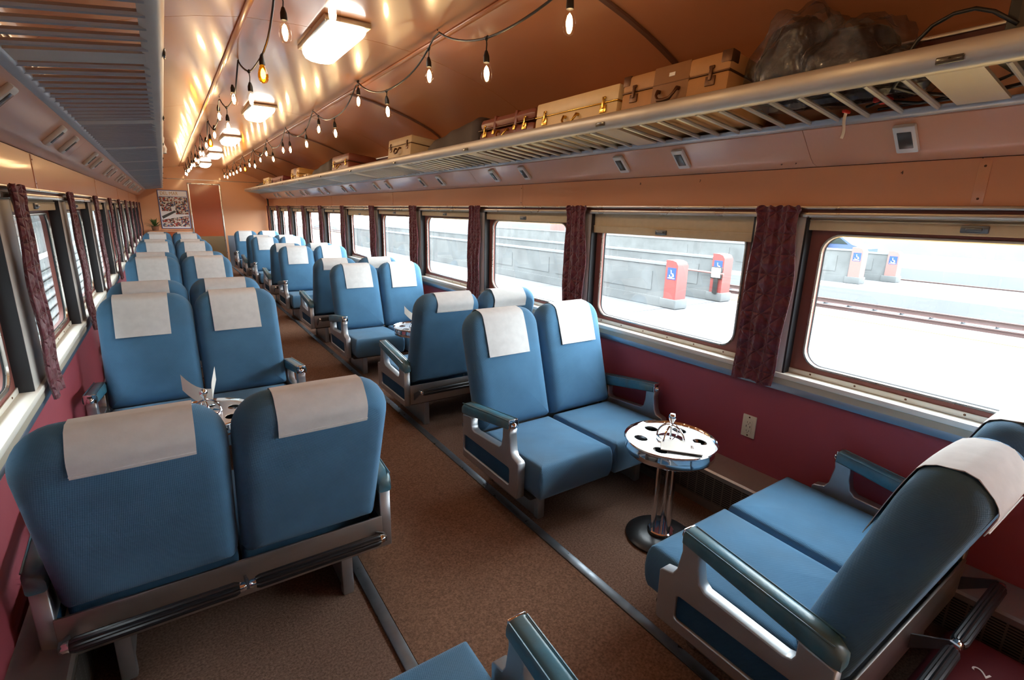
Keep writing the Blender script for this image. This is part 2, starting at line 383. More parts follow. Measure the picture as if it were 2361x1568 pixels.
def side_wall(s, name):
    """s=+1: the wall with the platform view, s=-1: the opposite wall."""
    X = lambda a, b: (min(s*a, s*b), max(s*a, s*b))
    w = struct(MB().box(*X(1.388, 1.52), Y0-.1, Y1+.1, -.05, .735).obj(name, 'maroon_wall', smooth=False))
    MB().box(*X(1.41, 1.52), Y0-.1, Y1+.1, 1.43, 2.25).obj('upper_wall', 'dark_gap', w, smooth=False)
    # cove: sloped lamp panels, flat frieze panels, and panels behind the rack
    cs = [Y0]+[v for v in [1.10+2*P*k-2*P*2 for k in range(0, 9)] if Y0+.3 < v < Y1-.3]+[Y1]
    for y0, y1 in zip(cs, cs[1:]):
        poly = [(s*1.205, 1.805), (s*1.300, 1.712), (s*1.325, 1.694), (s*1.362, 1.684), (s*1.385, 1.684), (s*1.385, 1.825), (s*1.205, 1.825)]
        MB().prism(poly, 'y', y0+.001, y1-.001).obj('cove_panel', 'cove_paint', w, angle=40)
    fs = [Y0]+[v for v in [.58+2*P*k-2*P for k in range(0, 8)] if Y0+.3 < v < Y1-.3]+[Y1]
    for y0, y1 in zip(fs, fs[1:]):
        MB().box(*X(1.374, 1.412), y0+.0015, y1-.0015, 1.524, 1.6815).obj('frieze_panel', 'salmon', w, smooth=False)
    MB().box(*X(1.3755, 1.400), Y0, Y1, 1.500, 1.70).obj('panel_backing', 'dark_gap', w, smooth=False)
    for y in fs[1:-1]:
        bt = MB().rbox(*X(1.3715, 1.376), y-.028, y+.005, 1.526, 1.679, .0015).obj('batten', 'salmon', w)
        for z in (1.55, 1.655): MB().lathe([(0, 0), (.004, 0), (.003, .0015), (0, .002)], n=8).obj('screw', 'bronze', bt)
        for ch, z in zip(bt.children, (1.55, 1.655)): ch.location = (s*1.3715, y-.012, z); ch.rotation_euler = (0, -s*PI/2, 0)
    MB().box(*X(1.312, 1.40), Y0, Y1, 1.82, 2.075).obj('rack_backing', 'salmon', w, smooth=False)
    b = MB().rbox(*X(1.296, 1.314), Y0, Y1, 2.030, 2.042, .003).rbox(*X(1.296, 1.314), Y0, Y1, 2.062, 2.075, .003).box(*X(1.304, 1.314), Y0, Y1, 2.042, 2.062, 1)
    b.obj('picture_rail', ['trim_alu', 'trim_groove'], w)
    # head moulding: two bright strips with a maroon groove
    b = MB().rbox(*X(1.362, 1.402), Y0, Y1, 1.5115, 1.5265, .005).box(*X(1.374, 1.402), Y0, Y1, 1.500, 1.512, 1).rbox(*X(1.358, 1.402), Y0, Y1, 1.478, 1.5005, .005)
    b.obj('head_moulding', ['trim_alu', 'trim_groove'], w)
    # sill
    MB().rbox(*X(1.362, 1.45), Y0, Y1, .759, .783, .004).obj('sill_top', 'cream', w)
    MB().box(*X(1.366, 1.44), Y0, Y1, .731, .7595).obj('sill_face', 'cream_face', w, smooth=False)
    MB().rbox(*X(1.372, 1.44), Y0, Y1, .698, .7315, .002).obj('sill_strip', 'sill_steel', w)
    # heater casing along the floor
    hp = [(s*1.26, .0), (s*1.26, .205), (s*1.268, .214), (s*1.375, .252), (s*1.389, .258), (s*1.389, .0)]
    MB().prism(hp, 'y', Y0, Y1).obj('heater_casing', 'steel', w, angle=20)
    MB().box(*X(1.2575, 1.2605), Y0, Y1, .05, .185).obj('heater_grille', 'grille_slots', w, smooth=False)
    # reading lamps in pairs
    return w
WR = side_wall(1, 'wall_right'); WL = side_wall(-1, 'wall_left')
# small stencilled seat numbers on the frieze of the platform side
for n, y, z in (('4', .80, 1.645), ('7', 1.665, 1.648), ('8', 2.06, 1.648)):
    text('seat_number', n, .018, 'black', WR, (1.3735, y, z), (PI/2, 0, -PI/2))
for n, y, z in (('0', 1.225, 1.697), ('9', 1.165, 1.697)):
    text('seat_number', n, .014, 'black', WR, (1.3165, y, z), (PI/2-.6, 0, -PI/2))
# end wall, and the unseen closing wall behind the camera
ew = struct(MB().box(-1.5, 1.5, Y1, Y1+.12, -.05, 2.55).obj('wall_end', 'end_wall', smooth=False))
MB().rbox(-1.30, 1.30, Y1-.008, Y1, 2.083, 2.097, .003).obj('cornice_strip', 'trim_alu', ew)
MB().box(.38, 1.26, Y1-.006, Y1, 0, .76).obj('steel_dado', 'sill_steel', ew, smooth=False)
MB().rbox(.38, 1.30, Y1-.010, Y1, .758, .774, .003).obj('dado_strip', 'trim_alu', ew)
MB().box(-1.26, -.38, Y1-.006, Y1, 0, .76).obj('steel_dado', 'sill_steel', ew, smooth=False)
struct(MB().box(-1.5, 1.5, Y0-.12, Y0, -.05, 2.55).obj('wall_rear', 'end_wall', smooth=False))  # unseen wall, placed this close so less fill light comes from behind
d1 = struct(MB().box(-.325, .305, Y1-.014, Y1-.002, .02, 1.985).obj('door_1', 'door_orange', smooth=False))
MB().box(-.322, .302, Y1-.017, Y1-.0135, .03, .755).obj('kick_plate', 'brass_steel', d1, smooth=False)
b = MB(); 
b.rbox(-.355, -.325, Y1-.022, Y1, 0, 2.01, .004).rbox(.305, .335, Y1-.022, Y1, 0, 2.01, .004).rbox(-.355, .335, Y1-.022, Y1, 1.985, 2.012, .004)
b.obj('door_frame', 'trim_alu', d1)

# ------------------------------------------------------------------ windows, shades, curtains
def ordn(n): return ['first', 'second', 'third', 'fourth', 'fifth', 'sixth', 'seventh', 'eighth', 'ninth', 'tenth', 'eleventh', 'twelfth', 'thirteenth'][n-1]
GW, GH, GR = .985, .575, .075           # glass opening
GZ = 1.120
fr_mesh = setmat(plate('window_frame', rrect(P-.23+.008, .650, .001, 0, 1.108), [rrect(GW, GH, GR, 0, GZ, 6)], .03, .003), 'frame_paint')
def ringtube(r, x):
    return MB().tube([(x, p[0], p[1]) for p in rrect(GW+.004, GH+.004, GR, 0, GZ, 6)], r, 6, closed=True)
gasket_mesh = ringtube(.007, 0).mesh('window_gasket', 'trim_alu')
gasket2_mesh = ringtube(.006, .009).mesh('window_seal', 'gasket')
pane_mesh = MB().prism(rrect(GW+.01, GH+.01, GR, 0, GZ, 6), 'x', -.002, .002).mesh('glass_pane', 'pane')
jamb_mesh = MB().box(-.032, .032, -.004, .004, .783, 1.48).mesh('jamb_channel', 'gasket', smooth=False)
screw_mesh = MB().lathe([(0, .0025), (.003, .0022), (.0045, 0)], n=8).mesh('screw', 'bronze')
strip_mesh = MB().rbox(-.003, .003, -(P-.23)/2, (P-.23)/2, .7835, .806, .002).mesh('screw_strip', 'cream')
pil_mesh = MB().rbox(-.03, .03, -.113, .113, .775, 1.479, .004).mesh('pilaster', 'pilaster')
def shade_mesh(drop, s):
    b = MB(); z1 = 1.479; zb = 1.479-drop; hw = (P-.23)/2-.006
    b.box(-.003, .003, -hw, hw, zb+.040, z1)
    b.tube([(-.006*s, -hw, zb+.042), (-.006*s, hw, zb+.042)], .004, 6)
    b.rbox(-.008, .008, -hw, hw, zb, zb+.040, .003); return b.mesh('roller_shade', 'shade_fabric')
latch_mesh = MB().rbox(-.006, .006, -.038, .038, -.013, .013, .004).rbox(-.014, .004, -.022, .022, -.006, .006, .004).mesh('latch', 'strip_metal')
nw = 1
def make_bay(s, yc, nth):
    global nw
    w = struct(ob('window_%d' % nw, None, None, (s*1.44, yc, 0))); nw += 1
    f = ob('window_frame', fr_mesh, w)
    ob('window_bead', gasket_mesh, f, (-s*.015, 0, 0)); ob('window_seal', gasket2_mesh, f)
    ob('glass_pane', pane_mesh, w, (s*.012, 0, 0))
    for e in (-1, 1):
        ob('jamb_channel', jamb_mesh, w, (-s*.032, e*((P-.23)/2-.003), 0))
    st = ob('screw_strip', strip_mesh, w, (-s*.018, 0, 0))
    for i in range(6):
        sc = ob('screw', screw_mesh, st, (-s*.003, -.45+.18*i, .796)); sc.rotation_euler = (0, -s*PI/2, 0)
    drop = {(1, 1): .118}.get((s, nth), .052 + .012*((nth*7+int(s)) % 3 == 0) + (.02 if (nth*5) % 4 == 1 and nth > 3 else 0))
    sh = ob('roller_shade', shade_mesh(drop, s), w, (-s*.040, 0, 0))
    lt = ob('latch', latch_mesh, sh, (-s*.010, 0, 1.479-drop+.022))
    if s < 0: lt.rotation_euler = (0, 0, PI)
    return w
pil = 1
NB = 11
for s in (1, -1):
    for k in range(-2, NB):
        yc = NEARC+P*(k-.5)
        if yc-.5 < Y0 or yc+.5 > Y1+.2: continue
        make_bay(s, yc, k)
    for k in range(-3, NB):
        y = NEARC+P*k
        if y < Y0-.05 or y > Y1: continue
        o = ob('pilaster', pil_mesh, WR if s > 0 else WL, (s*1.405, y, 0))
def curtain_mesh(seed, s):
    rnd = random.Random(seed); ph = rnd.random()*6; b = MB(); sides = []
    def wid(z):
        if z > .965: return .100+.006*math.sin(z*200)
        if z > .93: return .092
        return .094+.012*min(1, (.93-z)/.3)+.006*math.sin(z*9+ph)-.008*max(0, (.10-z)/.10)
    def f(u, v, off):
        z = v; zz = .716+.81*z
        amp = .005 if z < .93 else .008
        x = amp*math.sin(u*2*PI*3.0+ph+.6*math.sin(z*5))+.003*math.sin(u*2*PI*7+z*4)+.006*math.sin(z*14+ph)*(1-z)
        y = (u-.5)*2*wid(z)+.010*math.sin(z*3+ph)
        if v > .995: zz += .004*math.sin(u*30)
        return (-s*(.0+x+off), y, zz + (.006*math.sin(u*9+ph) if v < .02 else 0))
    b.grid(lambda u, v: f(u, v, .0015), 30, 44); n = len(b.v); b.grid(lambda u, v: f(u, v, -.0015), 30, 44)
    m = 45
    for i in range(30):
        b.f += [(i*m, (i+1)*m, n+(i+1)*m, n+i*m), (i*m+44, n+i*m+44, n+(i+1)*m+44, (i+1)*m+44)]; b.mi += [0, 0]
    for j in range(44):
        b.f += [(j, n+j, n+j+1, j+1), (30*m+j, 30*m+j+1, n+30*m+j+1, n+30*m+j)]; b.mi += [0, 0]
    return b.mesh('curtain', 'curtain', angle=80)
cms = {(i, s): curtain_mesh(11+i, s) for i in range(3) for s in (1, -1)}
for s in (1, -1):
    ks = [k for k in range(-1, NB) if NEARC+P*k < Y1]
    for k in ks:
        yy = NEARC+P*k + (0 if s > 0 else .05)
        if yy > Y1-.1: yy = Y1-.13
        o = ob('curtain', cms[(k % 3, s)], None, (s*1.338, yy, 0))
        side = 'platform-side' if s > 0 else 'poster-side'
        tag(o, 'maroon quilted curtain, %s wall, %s counting from the end door wall' % (side, ordn(len(ks)-ks.index(k))), 'curtain', 'curtains along the %s windows' % side)

# ------------------------------------------------------------------ reading lamps
rl = MB().rbox(-.020, .020, -.040, .040, -.008, .010, .006).rbox(-.018, .018, -.036, .036, .008, .013, .004).mesh('lamp_body', 'white_plastic')
rl_body = MB().rbox(-.056, .056, -.034, .034, -.004, .016, .007).mesh('lamp_body', 'white_plastic')
rl_lens = MB().rbox(-.034, .034, -.021, .021, .014, .018, .004).mesh('lamp_lens', 'dark_lens')
for s in (1, -1):
    pairs = [.565+P*k for k in range(0, 10)]
    for i, yc in enumerate(pairs):
        for j, dy in enumerate((-.2, .2)):
            side = 'platform-side' if s > 0 else 'poster-side'
            if s < 0 and i == 0: continue
            lampo = thing('reading_lamp', 'white reading lamp under the %s rack, %s pair from the end door, %s one' % (side, ordn(10-i), 'farther' if dy < 0 else 'nearer'), 'lamp', (s*1.2555, yc+dy, 1.752), 0, 'reading lamps under the %s rack' % side)
            a = math.atan2(.093, .095)
            lampo.rotation_euler = (0, (PI+a) if s > 0 else (PI-a), 0)
            ob('lamp_body', rl_body, lampo); ob('lamp_lens', rl_lens, lampo)

# ------------------------------------------------------------------ luggage racks
def make_rack(s):
    side = 'platform-side' if s > 0 else 'poster-side'
    r = thing('luggage_rack', 'long aluminium slatted luggage rack above the %s windows' % side, 'luggage rack', (0, 0, 1.8), 0, 'luggage racks')
    def X(pts): return [(s*p[0], p[1]-1.8) for p in pts]
    rail = [(.852, 1.872), (.862, 1.862), (.885, 1.858), (.897, 1.862), (.897, 1.872), (.880, 1.880), (.878, 1.915), (.874, 1.926), (.864, 1.930), (.853, 1.925), (.846, 1.910), (.845, 1.890)]
    MB().prism(X(rail), 'y', -.78, 14.55).obj('front_rail', 'rack_alu', r, angle=50)
    beam = [(1.175, 1.822), (1.19, 1.812), (1.215, 1.806), (1.24, 1.803), (1.30, 1.81), (1.30, 1.83), (1.19, 1.834), (1.175, 1.832)]
    MB().prism(X(beam), 'y', -.78, 14.7).obj('wall_beam', 'rack_slat', r, angle=60)
    MB().prism(X([(.845, 1.86), (.845, 1.93), (.9, 1.88), (1.25, 1.84), (1.25, 1.81), (.9, 1.855)]), 'y', 14.55, 14.57).obj('end_bracket', 'rack_alu', r, smooth=False)
    sl = MB().tube([(s*.884, 0, 1.864-1.8), (s*1.20, 0, 1.824-1.8)], .0088, 8).mesh('slat', 'rack_slat')
    pl = MB().prism([(s*.880, .061), (s*1.21, .018), (s*1.21, .026), (s*.880, .071)], 'y', -.062, .062).mesh('cross_plate', 'rack_alu', smooth=False)
    rp = MB().rbox(-.003, .003, -.030, .030, -.009, .009, .0028)
    for yy in (-.022, .022): rp.lathe([(0, .0045), (.004, .004), (.005, .002)], n=8)
    rpm = rp.mesh('rail_fitting', 'dark_lens')
    y = .56-1.30*2
    while y < 14.5:
        if y > -.74:
            p = ob('cross_plate', pl, r, (0, y, 0)); ob('rail_fitting', rpm, p, (s*.8455, 0, .082))
        if y > -2.2:
            for i in range(12):
                yy = y+.062+(1.30-.124)*(i+.5)/12
                if -.76 < yy < 14.5: ob('slat', sl, r, (0, yy, 0))
        y += 1.30
    return r
make_rack(1); make_rack(-1)

# ------------------------------------------------------------------ ceiling lamps
def lamp_parts():
    base = MB().rbox(-.118, .118, -.31, .31, 2.378, 2.406, .006).mesh('lamp_base', 'trim_alu')
    b = MB(); pr = [(-.098, 2.379), (-.094, 2.355), (-.080, 2.335), (-.05, 2.323), (0, 2.319), (.05, 2.323), (.080, 2.335), (.094, 2.355), (.098, 2.379)]
    b.prism(pr, 'y', -.285, .285); dif = b.mesh('diffuser', 'diffuser_glow', angle=60); return base, dif
lb, ld = lamp_parts()
for i, y in enumerate((3.14, 5.78, 8.38, 10.95, 13.5)):
    t = thing('ceiling_lamp', 'lit rectangular ceiling lamp with white diffuser, %s counting from the end door' % ordn(5-i), 'lamp', (-.01, y, 0), 0, 'ceiling lamps along the middle')
    ob('lamp_base', lb, t); ob('diffuser', ld, t)

# ------------------------------------------------------------------ string lights
def bulb_mesh(gm, fm):
    b = MB()
    b.lathe([(.009, -.036), (.0115, -.046), (.017, -.062), (.0205, -.078), (.021, -.090), (.0185, -.103), (.012, -.113), (.004, -.1165), (0, -.117)], n=16)
    b.lathe([(0, -.100), (.0065, -.096), (.010, -.085), (.0095, -.072), (.006, -.058), (0, -.050)], n=10, m=1)
    b.v = [(x*1.22, y*1.22, (z+.036)*1.12-.036) for x, y, z in b.v]
    return b.mesh('bulb', [gm, fm], angle=80)
bm_clear = bulb_mesh('bulb_glass', 'filament'); bm_amber = bulb_mesh('amber_glass', 'amber_filament')
sock = MB().lathe([(0, .012), (.006, .010), (.009, .002), (.0135, -.012), (.0145, -.034), (.0135, -.040), (.0, -.040)], n=12)
sock_mesh = sock.mesh('socket', 'black')
def make_string(name, label, x, hooks, bulbs, amber):
    t = thing(name, label, 'string light', (x, 0, 2.3), 0, 'string lights under the ceiling')
    knots = [(0, hy, 2.385-2.3, True) for hy in hooks]
    # cable height at any y: sagging between hooks
    def cz(y):
        for a, c in zip(hooks, hooks[1:]):
            if a <= y <= c:
                q = (y-a)/(c-a); return 2.388-.165*(1-(2*q-1)**2)**.85
        return 2.36
    pts = []; y = hooks[0]
    while y < hooks[-1]:
        q = cz(y); pts.append((.004*math.sin(y*9), y, q-2.3)); y += .07
    cb = MB().tube(pts, .0052, 6)
    for hy in hooks: cb.tube([(0, hy, .085), (.0, hy, .1)], .003, 5)
    for (by, bz) in bulbs:
        q = cz(by)-2.3; top = bz-2.3+.10
        cb.tube([(0, by-.014, q+.004), (0, by, q-.004), (0, by+.014, q+.004)], [.005, .0095, .005], 6)
        if q-top > .004: cb.tube([(0, by, q), (.003, by+.002, (q+top)/2), (0, by, top)], .003, 5)
    cb.obj('cable', 'black_cable', t, angle=70)
    for i, (by, bz) in enumerate(bulbs):
        so = ob('socket', sock_mesh, t, (0, by, bz-2.3+.09))
        so.rotation_euler = (random.uniform(-.05, .05), random.uniform(-.05, .05), 0)
        ob('bulb', bm_amber if i in amber else bm_clear, so)
    return t
hk = [-.03, 1.31, 2.656, 3.991, 5.347, 6.696, 8.03, 9.37, 10.70, 12.04, 13.4, 14.5]
rb = [(.33, 2.20), (.95, 2.10), (1.58, 2.135), (2.16, 2.08), (2.77, 2.185), (3.42, 2.095), (3.99, 2.245), (4.66, 2.095), (5.18, 2.185), (5.72, 2.105), (6.54, 2.12), (6.95, 2.15), (7.67, 2.095), (8.13, 2.20)]
y = 8.71
while y < 14.2: rb.append((y, 2.10+.06*abs(math.sin(y*2.35)))); y += .6
make_string('string_light', 'black cord of glowing bulbs on hooks along the platform-side ceiling seam', .40, hk, rb, {17})
lbz = [(.62, 2.13), (1.22, 2.18), (1.80, 2.065), (2.52, 2.185), (3.12, 2.135), (3.59, 2.09), (4.40, 2.22), (4.90, 2.09), (5.51, 2.25)]
y = 6.1
while y < 14.2: lbz.append((y, 2.10+.07*abs(math.sin(y*2.35+.5)))); y += .6
hk2 = [-.03, 1.31, 2.63, 3.963, 5.33, 6.734, 8.078, 9.4, 10.75, 12.1, 13.4, 14.5]
make_string('string_light', 'black cord of glowing bulbs on hooks along the poster-side ceiling seam', -.382, hk2, lbz, {4, 10})

# ------------------------------------------------------------------ double seats
SP = [(.33, -.185), (.45, -.215), (.60, -.262), (.85, -.338), (.985, -.385)]   # spine of a backrest: (z, u)
def spine(t):
    z = .33+t
    for (z0, u0), (z1, u1) in zip(SP, SP[1:]):
        if z <= z1 or z1 == SP[-1][0]:
            f = (z-z0)/(z1-z0); break
    return u0+(u1-u0)*f, z
def spine_s(t):
    # smoothed spine plus normal (pointing forward)
    a = spine(t-.06) if t > .06 else spine(t); c = spine(t+.06) if t < .60 else spine(t)
    u, z = spine(t)
    um = (spine(max(0, t-.05))[0]+spine(t)[0]*2+spine(min(.655, t+.05))[0])/4
    du, dz = c[0]-a[0], c[1]-a[1]; l = math.hypot(du, dz)
    return um, z, dz/l, -du/l
BH, BW, BT = .621, .466, .135
def crown(s, t, w, h):
    return max(0, 1-(2*s/w)**2)*max(0, 1-(2*t/h-1)**4)
def dprof(e, r=.042, bulge=.016, T=BT):
    q = min(e/r, 1); v = (T/2-.012)*math.sqrt(max(0, 1-(1-q)**2)) + .012*q
    return v + bulge*math.sin(min(1, e/.23)*PI/2)**2
def slab(w, h, rad, T, mapf, front_bulge, rear_bulge, r=.042, n=7):
    """rounded upholstered slab; ring outline rounded rect inset by e, thickness profile d(e)"""
    es = [0, .003, .008, .016, .028, .042, .075, .12, .17, min(w, h)/2-.004]
    rings = []
    seq = [(e, -1) for e in reversed(es)]+[(e, 1) for e in es[1:]]
    vs = []; N = 4*(n+1)
    for e, sg in seq:
        poly = rrect(w-2*e, h-2*e, [max(q-e, .002) if q-e > .002 else .002 for q in rad], 0, h/2, n)
        d = 0 if e == 0 else sg*dprof(e, r, 0, T)
        bg = front_bulge if sg > 0 else rear_bulge
        for p in poly: vs.append(mapf(p[0], p[1], d+sg*bg*crown(p[0], p[1], w, h)))
    fs = []
    for i in range(len(seq)-1):
        for j in range(N): fs.append((i*N+j, i*N+(j+1) % N, (i+1)*N+(j+1) % N, (i+1)*N+j))
    fs.append(tuple(range(N-1, -1, -1))); fs.append(tuple(range((len(seq)-1)*N, len(seq)*N)))
    return MB().add(vs, fs)
def bmap(s, t, d):
    u, z, nu, nz = spine_s(max(0, min(BH-.01, t)))
    if t > BH-.01: u += (t-BH+.01)*-.35; z += t-BH+.01
    return (s, u+nu*d, z+nz*d)
back_mesh = slab(BW, BH, [.11, .11, .03, .03], BT, bmap, .018, .006).mesh('backrest', 'fabric', angle=70)
def cover_mesh(seed, front, rear, w):
    rnd = random.Random(seed); b = MB(); path = []
    n1 = 16
    for i in range(n1+1):
        e = front*(1-i/n1)
        if e < .002: e = .002
        path.append((BH-e, (dprof(e, .042, 0), .018, .004)))
    for q in (60, 30, 0, -30, -60):
        pass
    path.append((BH+.003, (.012, 0, 0))); path.append((BH+.004, (-.012, 0, 0)))
    for i in range(1, 9):
        e = .002+rear*i/8
        path.append((BH-e, (-dprof(e, .042, 0), -.006, -.004-.003*i/8)))
    sk = rnd.uniform(-.012, .012); nn = len(path)-1
    def dd(s, t, d): return d[0]+d[1]*crown(s, min(t, BH), BW, BH)+d[2]
    def f(u, v):
        i = round(v*nn); t, d = path[i]
        s = (u-.5)*w+sk*(1-v)
        return bmap(s, t, dd(s, t, d))
    b.grid(f, 10, nn)
    # thickness: second sheet slightly outward, closed at the rim
    k = len(b.v); off = .0018
    inner = list(b.v); outer = []
    for i, p in enumerate(inner):
        v = i % (nn+1); t, d = path[v]; u = (i//(nn+1))/10
        s = (u-.5)*w+sk*(1-v/nn)
        d = dd(s, t, d); outer.append(bmap(s, t+(off if abs(d) < .03 else 0), d+(off if d > 0 else -off)))
    b.v += outer; F = list(b.f)
    b.f += [tuple(i+k for i in reversed(q)) for q in F]
    m = nn+1
    for i in range(10): b.f += [(i*m, (i+1)*m, k+(i+1)*m, k+i*m), (i*m+nn, k+i*m+nn, k+(i+1)*m+nn, (i+1)*m+nn)]
    for j in range(nn): b.f += [(j, k+j, k+j+1, j+1), (10*m+j, 10*m+j+1, k+10*m+j+1, k+10*m+j)]
    b.mi = [0]*len(b.f)
    # stitched hem near the rear edge
    t, d = path[-2]; d = dd(0, t, d)
    b.tube([bmap(-w/2-.0, t, d-.003), bmap(0, t, d-.003), bmap(w/2+.0, t, d-.003)], .0016, 5)
    return b.mesh('headrest_cover', 'cloth', angle=60)
covers = [cover_mesh(i, .243+.008*(i % 3), .085+.006*(i % 2), .262) for i in range(5)]
CW, CD = .464, .53
def cmap(s, t, d):
    # t: from rear (0) to front (CD); d: thickness
    u = -.16+t; q = t/CD
    z = .262+.016*q+d*(1.0)
    return (s, u, z)
cush_mesh = slab(CW, CD, [.022, .022, .02, .02], .165, cmap, .016, .0, r=.022).mesh('seat_cushion', 'fabric', angle=70)
# cast arm frame: lower frame with inset panel, rear post, front post
outer = [(-.26, .182), (-.252, .175), (.252, .175), (.26, .182), (.262, .352), (.254, .362), (.214, .372), (.200, .396), (.188, .470), (.192, .500), (.13, .490), (.128, .44), (.118, .395), (.098, .378),
         (-.14, .362), (-.16, .368), (-.168, .385), (-.168, .432), (-.26, .418)]
arm_mesh = setmat(plate('arm_frame', outer, [rrect(.44, .088, .014, -.030, .261, 4)], .042, .004), 'cast_alu')
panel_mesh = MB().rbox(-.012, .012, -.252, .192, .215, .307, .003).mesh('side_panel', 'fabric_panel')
def pad_mesh():
    b = MB(); n = 12; st = 16; rings = []
    for i in range(st+1):
        q = i/st; u = -.268+.452*q
        zt = .487+.058*q-.018*max(0, 1-q/.12)**2; zb = .417+.077*q+.004
        w = .031*(1 if .04 < q else .75); 
        ring = []
        for p in rrect(2*w, zt-zb, [.02, .02, .010, .010], 0, (zt+zb)/2, 3): ring.append((p[0], u, p[1]))
        rings.append(ring)
    vs = [p for r in rings for p in r]; k = len(rings[0])
    fs = [(i*k+j, i*k+(j+1) % k, (i+1)*k+(j+1) % k, (i+1)*k+j) for i in range(st) for j in range(k)]+[tuple(range(k-1, -1, -1)), tuple(range(st*k, (st+1)*k))]
    b.add(vs, fs)
    for sx in (-.026, .026):
        b.tube([(sx, -.25+.43*i/8, .484+.058*(i/8)*.98+.001) for i in range(9)], .0028, 5)
    return b.mesh('arm_pad', 'vinyl', angle=60)
pad = pad_mesh()
cap = MB().rbox(-.025, .025, .183, .192, .497, .545, .004).lathe([(.0, .012), (.010, .010), (.016, .004), (.017, 0)], (0, 0, 0), 12)
def cap_mesh():
    b = MB().rbox(-.026, .026, .182, .190, .496, .546, .004)
    l = MB().lathe([(0, .016), (.009, .014), (.015, .007), (.016, 0)], (0, 0, 0), 12)
    b.add([(p[0], .189+p[2], .514+p[1]) for p in l.v], l.f); b.box(-.010, .010, .1895, .1905, .530, .536, 1)
    return b.mesh('end_cap', ['chrome', 'black'])
capm = cap_mesh()
rail_mesh = MB().rbox(-.478, .478, -.268, -.258, .186, .322, .003).mesh('rear_rail', 'steel')
def bar_mesh():
    b = MB(); n = 28; L = .205; vs = []; fs = []
    for x, k in ((-L, .8), (-L+.012, 1), (L-.012, 1), (L, .8)):
        for j in range(n):
            a = 2*PI*j/n; r = (.0215 if j % 2 == 0 else .0185)*k
            vs.append((x, r*math.cos(a), r*math.sin(a)))
    for i in range(3):
        for j in range(n): fs.append((i*n+j, i*n+(j+1) % n, (i+1)*n+(j+1) % n, (i+1)*n+j))
    fs += [tuple(range(n)), tuple(range(3*n, 4*n))]
    b.add(vs, fs, 0)
    for e in (-1, 1): b.tube([(e*L, 0, 0), (e*(L+.012), 0, 0), (e*(L+.020), 0, 0)], [.015, .015, .010], 10, 1)
    return b.mesh('footrest_bar', ['rubber', 'chrome'], angle=50)
barm = bar_mesh()
brk = MB().prism([(-.27, .215), (-.27, .265), (-.355, .312), (-.378, .308), (-.378, .29), (-.355, .282)], 'x', -.004, .004).mesh('footrest_bracket', 'strip_metal')
ped = MB().prism([(-.215, 0), (.215, 0), (.200, .06), (.19, .18), (.19, .20), (-.19, .20), (-.19, .18), (-.200, .06)], 'x', -.010, .010)
ped.rbox(-.022, .022, -.232, -.196, 0, .20, .008).rbox(-.022, .022, .196, .232, 0, .20, .008)
legm = ped.mesh('leg', 'cast_alu')
pan_mesh = MB().rbox(-.47, .47, -.25, .30, .172, .200, .01).mesh('seat_base', 'black')
def make_seat():
    t = ob('double_seat', None)
    ob('seat_base', pan_mesh, t)
    for i, sx in enumerate((-.236, .236)):
        c = ob('seat_cushion', cush_mesh, t, (sx, 0, 0))
        bk = ob('backrest', back_mesh, t, (sx, 0, 0)); ob('headrest_cover', covers[i], bk, (0, 0, 0))
    for sx in (-.495, .495):
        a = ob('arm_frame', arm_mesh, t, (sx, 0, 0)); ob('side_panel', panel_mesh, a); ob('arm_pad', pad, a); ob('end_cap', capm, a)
    ob('rear_rail', rail_mesh, t)
    for sx in (-.228, .228):
        fb = ob('footrest_bar', barm, t, (sx, -.368, .298))
    for sx in (-.452, 0, .452): ob('footrest_bracket', brk, t, (sx, 0, 0))
    for sx in (-.345, .345): ob('leg', legm, t, (sx, 0, 0))
    return t
ROW0 = .610
seat0 = make_seat(); first = True
def place_seat(s, k, face):
    global first
    side = 'platform-side' if s > 0 else 'poster-side'
    rz = 0 if face > 0 else PI
    loc = (s*.818, ROW0+P*k, 0)
    if first: o = seat0; o.location = loc; o.rotation_euler = (0, 0, rz); first = False
    else: o = dup(seat0, None, loc, rz)
    tag(o, 'blue double seat, %s row, %s from the end door, facing %s' % (side, ordn(10-k), 'it' if face > 0 else 'away from it'), 'seat', 'double seats in the %s row' % side)
    i = 0
    for c in o.children:
        for g in c.children:
            if g.name.startswith('headrest_cover'):
                g.data = covers[(k*2+i+(s > 0)) % 5]; g.location = (random.uniform(-.025, .025), 0, 0); i += 1
    return o
for k in range(0, 10): place_seat(1, k, 1 if k % 2 == 0 else -1)
for k, f in enumerate((1, 1, -1, 1, -1, 1, -1, 1, -1, 1)):
    o = place_seat(-1, k, f)
    if k < 2:                                       # the two nearest ones are reclined
        for c in o.children:
            if c.name.startswith('backrest'):
                a = math.radians((34, 5)[k]); py, pz = -.19, .36
                c.rotation_euler = (a, 0, 0); c.location = (c.location.x, py-(py*math.cos(a)-pz*math.sin(a)), pz-(py*math.sin(a)+pz*math.cos(a)))

